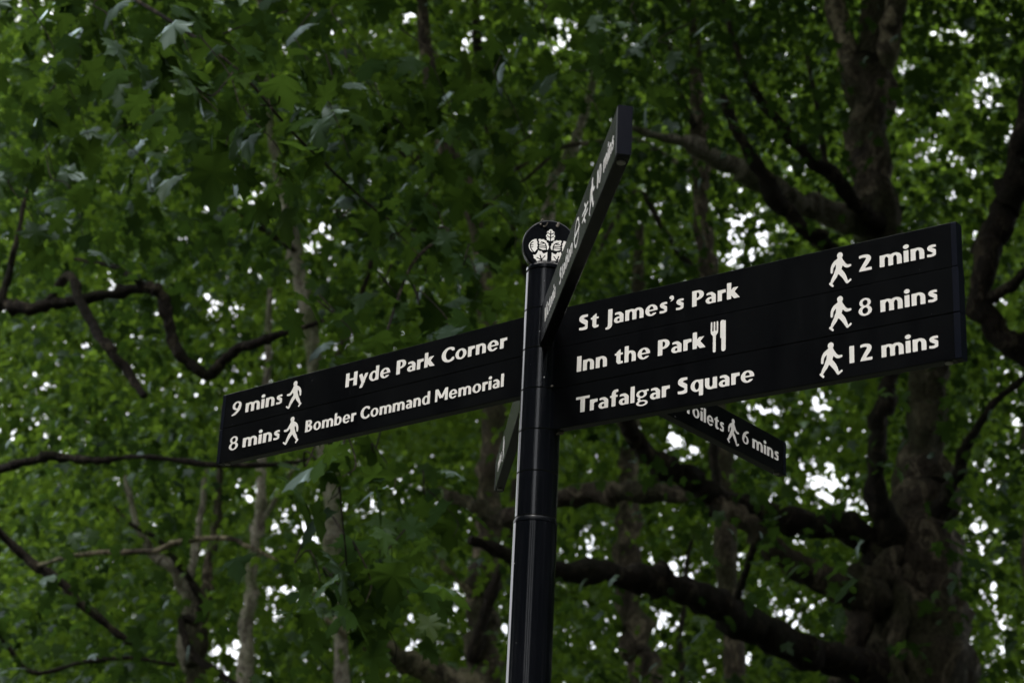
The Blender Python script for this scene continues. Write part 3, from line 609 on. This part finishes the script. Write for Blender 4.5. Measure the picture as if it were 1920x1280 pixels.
GLY = {
 'n': (n_, .67), 'm': (U(n_, shift(D_(arch(0), box(-.1, -.1, .42, .40), box(-.5, -1, .12, 2)), .42)), 1.09),
 'h': (U(n_, box(0, 0, .25, 1.03)), .67), 'u': (lambda X, Y: n_(.67-X, XH-Y), .67),
 'r': (U(box(0, 0, .25, XH), I_(stroke([(.12, .44), (.22, .55), (.34, .60), (.47, .59)], [.2, .22, .22, .22]), box(0, .3, .46, XH))), .46),
 'i': (U(box(0, 0, .25, XH), ell(.125, .915, .15, .135)), .25), 'l': (box(0, 0, .25, 1.03), .25), 'I': (box(0, 0, .28, 1), .28), '1': (box(0, 0, .27, 1), .27),
 'o': (ring(.37, .35, .37, .37, .235, .14), .74),
 'e': (U(D_(ring(.36, .35, .36, .37, .235, .13), box(.36, .175, 1, .30)), box(.15, .295, .70, .405)), .71),
 'c': (D_(ring(.36, .35, .36, .37, .245, .15), box(.40, .21, 1, .50), box(.60, -1, 2, 2)), .58),
 'a': (U(box(.34, 0, .58, .46), I_(stroke([(.07, .60), (.2, .625), (.34, .60), (.46, .46)], [.14, .16, .2, .24]), box(.05, .40, .6, .71)), D_(ell(.25, .20, .25, .215), ell(.30, .20, .09, .085))), .58),
 's': (I_(stroke(s_pts, [.15, .16, .2, .22, .23, .22, .2, .17, .16]), box(.03, -.02, .47, .72)), .50),
 'd': (U(bowl, box(.46, 0, .70, 1.03)), .70), 'b': (U(bowl, box(0, 0, .24, 1.03)), .70), 'q': (U(bowl, box(.46, -.28, .70, XH)), .70),
 'y': (U(bar(.14, .70, .40, .02, .25), I_(bar(.62, .78, .20, -.32, .22), box(-.1, -.29, .9, XH))), .72),
 'k': (U(box(0, 0, .25, 1.03), I_(bar(.14, .24, .56, .78, .24), box(.1, 0, .8, XH)), I_(bar(.24, .46, .62, -.08, .28), box(.1, 0, .9, .6))), .72),
 'g': (U(ring(.31, .46, .31, .25, .18, .11), ring(.34, -.10, .34, .19, .17, .10), bar(.14, .24, .2, .02, .17), bar(.40, .60, .72, .66, .13)), .70),
 'f': (U(box(.10, 0, .35, .85), I_(stroke([(.23, .80), (.27, .92), (.38, .955), (.50, .945)], [.24, .22, .18, .17]), box(.0, .7, .49, 1.05)), box(0, .56, .46, XH)), .44),
 't': (U(poly([(.10, .12), (.35, .12), (.35, .95), (.10, .76)]), I_(stroke([(.225, .2), (.26, .10), (.36, .08), (.50, .10)], [.25, .22, .17, .15]), box(0, -.02, .49, .4)), box(0, .56, .48, XH)), .48),
 'C': (D_(ring(.52, .5, .52, .52, .29, .17), box(.55, .30, 2, .72), box(.86, -1, 2, 2)), .84),
 'H': (U(box(0, 0, .27, 1), box(.58, 0, .85, 1), box(.2, .42, .7, .58)), .85),
 'J': (U(box(.12, -.05, .39, 1), I_(stroke([(.255, .1), (.25, -.06), (.18, -.17), (.02, -.22)], [.27, .27, .22, .14]), box(-.02, -.30, .4, .2))), .39),
 'P': (U(box(0, 0, .27, 1), D_(I_(ell(.30, .69, .37, .31), box(.13, 0, 1, 1)), ell(.28, .69, .13, .16), box(0, .56, .28, .82)), D_(box(.2, .38, .31, 1), box(.2, .53, .33, .85))), .67),
 'B': (U(box(0, 0, .27, 1), D_(I_(ell(.30, .745, .34, .255), box(.13, 0, 1, 1)), ell(.28, .75, .11, .11)), D_(I_(ell(.30, .29, .41, .29), box(.13, 0, 1, 1)), ell(.30, .28, .14, .13))), .71),
 'S': (I_(stroke(S_pts, [.17, .19, .25, .27, .28, .28, .27, .25, .2, .18]), box(.04, -.03, .57, 1.03)), .66),
 'T': (U(box(.27, 0, .55, 1), box(0, .82, .82, 1)), .82), 'V': (I_(U(bar(.13, 1.05, .42, -.02, .27), bar(.75, 1.05, .46, -.02, .25)), box(-.1, 0, 1, 1)), .88),
 'M': (U(box(0, 0, .22, 1), box(.84, 0, 1.1, 1), I_(U(bar(.10, 1.05, .53, .25, .24), bar(1.0, 1.05, .57, .25, .22)), box(0, .2, 1.1, 1))), 1.1),
 "'": (U(ell(.13, .90, .13, .12), stroke([(.2, .88), (.19, .76), (.08, .66)], [.14, .12, .05])), .27),
 '2': (U(I_(stroke([(.05, .86), (.25, .89), (.46, .83), (.50, .68), (.38, .46), (.16, .12)], [.17, .18, .22, .26, .25, .2]), box(.03, .03, .8, 1.05)), poly([(0, 0), (.66, 0), (.66, .18), (.10, .18)])), .66),
 '8': (eight, .68), '6': (six, .70), '9': (lambda X, Y: six(.70-X, 1-Y), .70),
 '0': (ring(.36, .5, .36, .52, .24, .14), .72), ' ': (None, .20),
}
def contour(f, x0, x1, y0, y1, h):
    """polygons of the region f<0: cells cut along the outline, full cells merged into runs"""
    nx, ny = int(math.ceil((x1-x0)/h)), int(math.ceil((y1-y0)/h))
    gx = x0+np.arange(nx+1)*h; gy = y0+np.arange(ny+1)*h; X, Y = np.meshgrid(gx, gy); Fv = f(X, Y); polys = []
    for j in range(ny):
        run = None
        for i in range(nx+1):
            if i < nx:
                q = [Fv[j, i], Fv[j, i+1], Fv[j+1, i+1], Fv[j+1, i]]; full = max(q) <= 0
            else: full = False; q = None
            if full:
                if run is None: run = i
                continue
            if run is not None: polys.append([(gx[run], gy[j]), (gx[i], gy[j]), (gx[i], gy[j+1]), (gx[run], gy[j+1])]); run = None
            if q is None or min(q) > 0: continue
            c = [(gx[i], gy[j]), (gx[i+1], gy[j]), (gx[i+1], gy[j+1]), (gx[i], gy[j+1])]; o = []
            for a in range(4):
                b = (a+1) % 4
                if q[a] <= 0: o.append(c[a])
                if (q[a] <= 0) != (q[b] <= 0):
                    t = q[a]/(q[a]-q[b]); o.append((c[a][0]+t*(c[b][0]-c[a][0]), c[a][1]+t*(c[b][1]-c[a][1])))
            if len(o) > 2: polys.append(o)
    return polys
CACHE = {}
def glyph(ch):
    if ch not in CACHE:
        f, wd = GLY[ch]; CACHE[ch] = (contour((lambda X, Y: f(X, Y)+.007), -.1, wd+.15, -.34, 1.08, .03) if f else [], wd)
    return CACHE[ch]
def shape_mesh(name, polys, M):
    v, f = [], []
    for p in polys:
        f.append(tuple(range(len(v), len(v)+len(p)))); v += [tuple(M @ Vector((a, b, 0))) for a, b in p]
    return mesh_from(name, v, f)
GAPW = {'r': .05, 'T': .02, 'y': .05}
def text_polys(txt):
    x = 0; o = []
    for i, ch in enumerate(txt):
        ps, wd = glyph(ch); o += [[(a+x, b) for a, b in p] for p in ps]; x += wd+(GAPW.get(ch, .085) if ch != ' ' else .15)
    return o, x-.085

# walking man, fork and knife, circle-and-bar sign, double arrow (all 1 high, x from 0)
def man_shape():
    def q(x, y): X = (x-168)/.77; Yv = -(y+.205*(x-168)); return X, Yv
    top, bot = 158., 503.; k = 1/(bot-top)
    def T(x, y): X, Yv = q(x, y); return (X*k, (Yv+bot)*k)
    st = lambda P, W: stroke([T(*p) for p in P], [w_*k*1.12 for w_ in W] if not np.isscalar(W) else W*k*1.12, 5)
    hx, hy = T(275, 170)
    return U(ell(hx, hy, 33*k, 30*k), st([(272, 222), (268, 262), (258, 318)], [66, 68, 54]), st([(252, 222), (222, 252), (204, 290), (200, 330)], [34, 34, 28, 24]),
             st([(288, 222), (318, 262), (340, 272), (366, 265)], [34, 30, 26, 20]), st([(248, 318), (232, 362), (212, 398), (196, 436)], [46, 42, 34, 22]), st([(184, 440), (208, 460)], 20),
             st([(268, 318), (298, 352), (318, 386), (334, 424)], [48, 44, 36, 24]), st([(338, 428), (366, 402)], 19))
MAN = contour(man_shape(), -.1, 1.05, -.1, 1.1, .018)
mx0 = min(a for p in MAN for a, b in p); mx1 = max(a for p in MAN for a, b in p); my0 = min(b for p in MAN for a, b in p); my1 = max(b for p in MAN for a, b in p)
MAN = [[((a-mx0)/(mx1-mx0), (b-my0)/(my1-my0)) for a, b in p] for p in MAN]
FORK = contour(U(stroke([(.10, .04), (.10, .5)], .10), stroke([(.0, .97), (.0, .68), (.05, .57), (.10, .53)], .055), stroke([(.20, .97), (.20, .68), (.15, .57), (.10, .53)], .055), stroke([(.10, .97), (.10, .6)], .055), box(-.02, .60, .22, .69),
                 I_(stroke([(.42, .05), (.42, .96)], .15), box(.3, -.1, .6, .97)), I_(stroke([(.38, .45), (.38, .93)], .15), box(.3, .42, .6, 1.0))), -.1, .6, -.1, 1.1, .018)
FORK = [[((a+.03)/.53, b) for a, b in p] for p in FORK]
ROUND = contour(U(ring(.5, .5, .42, .45, .09, .09), box(0, .44, 1, .56)), -.05, 1.05, 0, 1, .025)
RAIL = contour(U(box(.0, .60, 1, .70), box(.0, .34, 1, .44), bar(.35, .95, .68, .62, .11), bar(.68, .64, .30, .38, .11), bar(.30, .40, .66, .06, .11)), -.05, 1.05, 0, 1.05, .025)

# ------------------------------------------------------------------ fingerpost
FP = empty('fingerpost', (XP, YP, 0))
tag(FP, 'glossy black fingerpost with five radiating blades and white crown emblem on top', 'signpost')
def lathe(prof, sides=192, fl=0.):
    v = [(XP+(r+fl*math.cos(24*math.pi*2*j/sides))*math.cos(2*math.pi*j/sides), YP+(r+fl*math.cos(24*math.pi*2*j/sides))*math.sin(2*math.pi*j/sides), z) for r, z in prof for j in range(sides)]
    n = len(prof); f = [(i*sides+j, i*sides+(j+1) % sides, (i+1)*sides+(j+1) % sides, (i+1)*sides+j) for i in range(n-1) for j in range(sides)]
    f += [tuple(range(sides))[::-1], tuple(range((n-1)*sides, n*sides))]; return v, f
def lpart(name, prof, mat, par=FP, smooth=True, fl=0.):
    v, f = lathe(prof, 192, fl); o = link(name, mesh_from(name, v, f), mat, par, smooth=smooth)
    me = o.data
    for p in me.polygons:
        if len(p.vertices) > 4: p.use_smooth = False
    me.set_sharp_from_angle(angle=math.radians(25))
    return o
RB, RL = .0445, .0468
zc = ZT-5.12*H
lpart('pole', [(.060, -.1), (.060, .75), (.058, .765), (RL, .80), (RL, zc-.006)], M_POST, fl=.00022)
lpart('collar', [(RL-.001, zc-.0055), (RL+.0003, zc-.0045), (RL+.0003, zc-.001), (RB, zc+.006)], M_DISC)
lpart('core', [(RB-.002, zc+.007), (RB-.002, ZT+H+.001)], M_POST)
edges = [ZT+H, ZT, ZT-H, ZT-2*H, ZT-3*H, ZT-4*H, zc+.0065]
for a, b in zip(edges[:-1], edges[1:]):
    lpart('ring_sleeve', [(RB-.0012, b+.0004), (RB, b+.0018), (RB, a-.0018), (RB-.0012, a-.0006)], M_POST, fl=.00010)
# blades
def rbox(M, x0, x1, y0, y1, z0, z1, b=.0012):
    """box with chamfered long edges in local axes of M (x along, y through, z up)"""
    sec = [(y0+b, z0), (y1-b, z0), (y1, z0+b), (y1, z1-b), (y1-b, z1), (y0+b, z1), (y0, z1-b), (y0, z0+b)]
    v = [tuple(M @ Vector((x, p, q))) for x in (x0, x1) for p, q in sec]
    f = [(j, 8+j, 8+(j+1) % 8, (j+1) % 8) for j in range(8)]+[tuple(range(8)), tuple(range(8, 16))[::-1]]
    return v, f
def disc(M, cx, cy, cz, r, hgt, axis='z', sides=16):
    v = [];
    for s in (0, 1):
        for j in range(sides):
            a = 2*math.pi*j/sides
            p = (cx+r*math.cos(a), cy+r*math.sin(a), cz-hgt*s) if axis == 'z' else (cx+r*math.cos(a), cy-hgt*s, cz+r*math.sin(a))
            v.append(tuple(M @ Vector(p)))
    f = [tuple(range(sides)), tuple(range(sides, 2*sides))[::-1]]+[(j, sides+j, sides+(j+1) % sides, (j+1) % sides) for j in range(sides)]
    return v, f
TH = .0246
def blade(label, ang, L, tilt, npan, items, side):
    d = Vector((math.cos(ang), math.sin(ang), math.tan(tilt))); nn = Vector((math.sin(ang), -math.cos(ang), 0))*side
    # local y points out of the lettered face; z up
    M = Matrix(((d.x, nn.x, 0, XP), (d.y, nn.y, 0, YP), (d.z, 0, 1, ZT), (0, 0, 0, 1)))
    v, f = rbox(M, .038, L-.004, -TH/2+.003, TH/2-.003, -npan*H+.002, -.002)
    bl = link('blade', mesh_from('blade', v, f), M_BLADE, FP); tag(bl, label)
    for k in range(npan):
        jit = RNG.uniform(-.0006, .0006)
        v, f = rbox(M, .0455, L-.0125, -TH/2, TH/2+jit, -(k+1)*H+.0004, -k*H-.0004); link('panel', mesh_from('panel', v, f), M_BLADE, bl)
        v, f = rbox(M, L-.0118, L+jit*2, -TH/2-.0004+jit, TH/2+.0004+jit, -(k+1)*H+.0006, -k*H-.0006, .0016); link('end_cap', mesh_from('end_cap', v, f), M_CAP, bl)
    v, f = disc(M, L-.030, 0, -npan*H+.0005, .0075, .0028); link('bolt', mesh_from('bolt', v, f), M_METAL, bl)
    v, f = rbox(M, .034, .047, -TH/2-.0012, TH/2+.0012, -npan*H+.0025, -.0025); link('bracket', mesh_from('bracket', v, f), M_POST, bl)
    for kind, txt, s0, s1, zb, cap in items:
        # x runs s0 -> s1 along the blade (s0 is the reader's left end); zb = baseline in panels down from the top
        if kind == 'text': polys, wd = text_polys(txt); nm = 'lettering'
        else: polys, wd = {'man': (MAN, 1.), 'manl': ([[(1-a, b) for a, b in p] for p in MAN], 1.), 'fork': (FORK, 1.), 'round': (ROUND, 1.), 'rail': (RAIL, 1.)}[kind]; nm = 'pictogram'
        sx = (s1-s0)/wd
        Ml = M @ Matrix(((sx, 0, 0, s0), (0, 0, 1, TH/2+.0011), (0, cap, 0, -zb*H), (0, 0, 0, 1)))
        link(nm, shape_mesh(nm, polys, Ml), M_TEXT, bl)
    return bl
CAP = .0352
blade('three-line blade pointing right toward the viewer', -.65308, .9648, .0014, 3, [
    ('text', "St James's Park", .1017, .4982, .69, CAP), ('man', '', .6979, .7461, .905, .0700), ('text', '2', .7613, .7897, .69, CAP), ('text', 'mins', .8062, .924, .69, CAP),
    ('text', 'Inn the Park', .1014, .419, 1.70, CAP), ('fork', '', .4306, .4661, 1.86, .0660), ('man', '', .6968, .745, 1.905, .0700), ('text', '8', .7596, .7884, 1.69, CAP), ('text', 'mins', .8056, .9234, 1.69, CAP),
    ('text', 'Trafalgar Square', .1026, .5312, 2.70, CAP), ('man', '', .6752, .7243, 2.905, .0700), ('text', '1', .7389, .7495, 2.69, CAP), ('text', '2', .7607, .7872, 2.69, CAP), ('text', 'mins', .8057, .9224, 2.69, CAP)], 1)
blade('two-line blade pointing left away from the viewer', 2.41011, 1.0551, .0027, 2, [
    ('text', '9', 1.0119, .9775, .69, CAP), ('text', 'mins', .9615, .8245, .69, CAP), ('manl', '', .8101, .754, .905, .0700), ('text', 'Hyde Park Corner', .6039, .0948, .69, CAP),
    ('text', '8', 1.0109, .9761, 1.69, CAP), ('text', 'mins', .959, .822, 1.69, CAP), ('manl', '', .8088, .7534, 1.905, .0700), ('text', 'Bomber Command Memorial', .7325, .0971, 1.67, .0300)], -1)
blade('single blade thrust toward the viewer with a roundel and rail symbol', -1.46620, .9967, .0040, 1, [
    ('text', 'Victoria', .112, .275, .72, CAP), ('text', 'Station', .330, .505, .72, CAP), ('round', '', .520, .592, .86, .066), ('rail', '', .622, .690, .82, .052), ('man', '', .708, .765, .90, .068), ('text', '10', .792, .838, .70, CAP), ('text', 'mins', .860, .965, .70, CAP)], 1)
blade('single blade pointing right and away under the three-line blade', .91906, 1.0731, 0, 1, [
    ('text', 'Toilets', .5650, .7536, .69, CAP), ('man', '', .7692, .8273, .90, .068), ('text', '6', .8434, .8758, .69, CAP), ('text', 'mins', .8948, 1.0329, .69, CAP)], 1)
blade('single blade pointing straight away half hidden behind the pole', 1.64302, 1.1473, .0007, 1, [
    ('text', 'mins', 1.05, .93, .69, CAP), ('manl', '', .90, .845, .90, .068)], -1)

# finial disc with the leaf crown
DZ = ZT+.154; DX = XP+.004; DR = .0605
Md = Matrix.Translation((DX, YP-.012, DZ)) @ Matrix.Rotation(math.radians(4), 4, 'Z')
def disc_part():
    prof = [(0, -.0130), (.93, -.0130), (.975, -.0115), (1, -.008), (1, .008), (.975, .0115), (.93, .013), (0, .013)]
    n = 56; v = []; f = []
    for r, y in prof:
        for j in range(n):
            a = 2*math.pi*j/n; v.append(tuple(Md @ Vector((r*DR*math.cos(a), y, r*DR*math.sin(a)))))
    for i in range(len(prof)-1):
        for j in range(n): f.append((i*n+j, i*n+(j+1) % n, (i+1)*n+(j+1) % n, (i+1)*n+j))
    return link('finial_disc', mesh_from('finial_disc', v, f), M_DISC, FP, smooth=False)
DO = disc_part()
lpart('neck', [(RB-.004, ZT+H+.0005), (RB+.0008, ZT+H+.003), (RB+.0008, ZT+H+.010), (RB-.006, ZT+H+.018), (.024, ZT+H+.026)], M_POST)
def e_(x, y): return ((x-728)/540., (672-y)/540.)
def lobed(pts): return poly([e_(*p) for p in pts])
def vein(P, w=9): return stroke([e_(*p) for p in P], w*1.15/540, 4)
def mir(f): return lambda X, Y: f(-X, Y)
top_leaf = D_(U(*[ell(*e_(735+dx, y), r/540, r*.9/540) for dx, y, r in ((0, 335, 46), (-42, 365, 40), (42, 365, 40), (-52, 430, 42), (52, 430, 42), (-42, 485, 40), (42, 485, 40), (0, 430, 60), (0, 500, 40))]),
              vein([(735, 335), (735, 560)], 10), vein([(670, 365), (735, 405)], 8), vein([(800, 365), (735, 405)], 8), vein([(670, 430), (735, 468)], 8), vein([(800, 430), (735, 468)], 8))
mid_leaf = D_(lobed([(488, 520), (520, 495), (560, 508), (600, 500), (630, 520), (660, 525), (668, 562), (700, 575), (700, 610), (718, 640), (712, 680), (690, 712), (640, 712), (600, 720), (550, 708), (505, 690), (520, 660), (505, 640), (522, 612), (500, 590), (512, 560)]),
              vein([(560, 560), (620, 580), (655, 630), (662, 700)], 11), vein([(515, 630), (560, 628), (640, 640)], 7), vein([(520, 668), (600, 665), (650, 668)], 7), vein([(530, 590), (600, 590)], 6))
outer_leaf = D_(lobed([(465, 502), (420, 510), (370, 540), (325, 590), (305, 650), (320, 710), (350, 750), (390, 782), (400, 770), (435, 772), (465, 735), (492, 700), (480, 670), (495, 640), (480, 600), (490, 570), (470, 545)]),
                vein([(395, 570), (350, 610), (345, 670), (375, 730), (410, 765)], 10), vein([(345, 640), (400, 625)], 6), vein([(350, 680), (400, 665)], 6))
low_leaf = D_(lobed([(395, 822), (450, 818), (470, 800), (492, 760), (500, 720), (540, 740), (575, 735), (590, 765), (615, 782), (650, 765), (692, 742), (688, 800), (692, 860), (686, 915), (600, 915), (545, 925), (480, 948), (460, 915), (415, 890), (418, 860)]),
              vein([(575, 910), (545, 825)], 14), vein([(575, 910), (485, 875)], 9), vein([(575, 910), (640, 830)], 9))
for nm, sh in (('crown_leaf', top_leaf), ('crown_leaf', mid_leaf), ('crown_leaf', mir(mid_leaf)), ('crown_leaf', outer_leaf), ('crown_leaf', mir(outer_leaf)), ('crown_leaf', low_leaf), ('crown_leaf', mir(low_leaf))):
    Mc = Md @ Matrix(((DR*1.0, 0, 0, 0), (0, 0, -1, -.0138), (0, DR*1.08, 0, -.0085), (0, 0, 0, 1)))
    link(nm, shape_mesh(nm, contour((lambda q: (lambda X, Y: q(X, Y)+.008))(sh), -.86, .86, -.62, .8, .0115), Mc), M_TEXT, DO)
# cobwebs caught on the finial and on the sleeve joints
def cobweb(label, spots, seed):
    r = np.random.default_rng(seed); V, F = [], []
    for (x, y, z), spread, n, rad in spots:
        for _ in range(n):
            a = np.array([x, y, z])+r.normal(size=3)*spread; b = a+r.normal(size=3)*spread*1.2; m = (a+b)/2+np.array([0, 0, -.3])*np.linalg.norm(b-a)
            v, f = tube([a, m, b], [rad, rad*1.3, rad], 4, 0, 1, 4); F += [tuple(i+len(V) for i in q) for q in f]; V += [tuple(p) for p in v]
    o = link('cobweb', mesh_from('cobweb', V, F), M_WEB); tag(o, label, 'cobweb', 'cobwebs on the fingerpost')
cobweb('dusty cobweb strands draped over the top of the round finial', [((DX-.018, YP-.026, DZ+.050), .004, 4, .0001), ((DX+.014, YP-.026, DZ+.052), .004, 3, .0001)], 4)
cobweb('wispy brown cobweb on the sleeve joint where the three-line blade meets the pole', [((XP+.030, YP-.036, ZT-2*H+.004), .004, 6, .00014), ((XP+.042, YP-.02, ZT-3*H-.004), .004, 6, .00014)], 6)
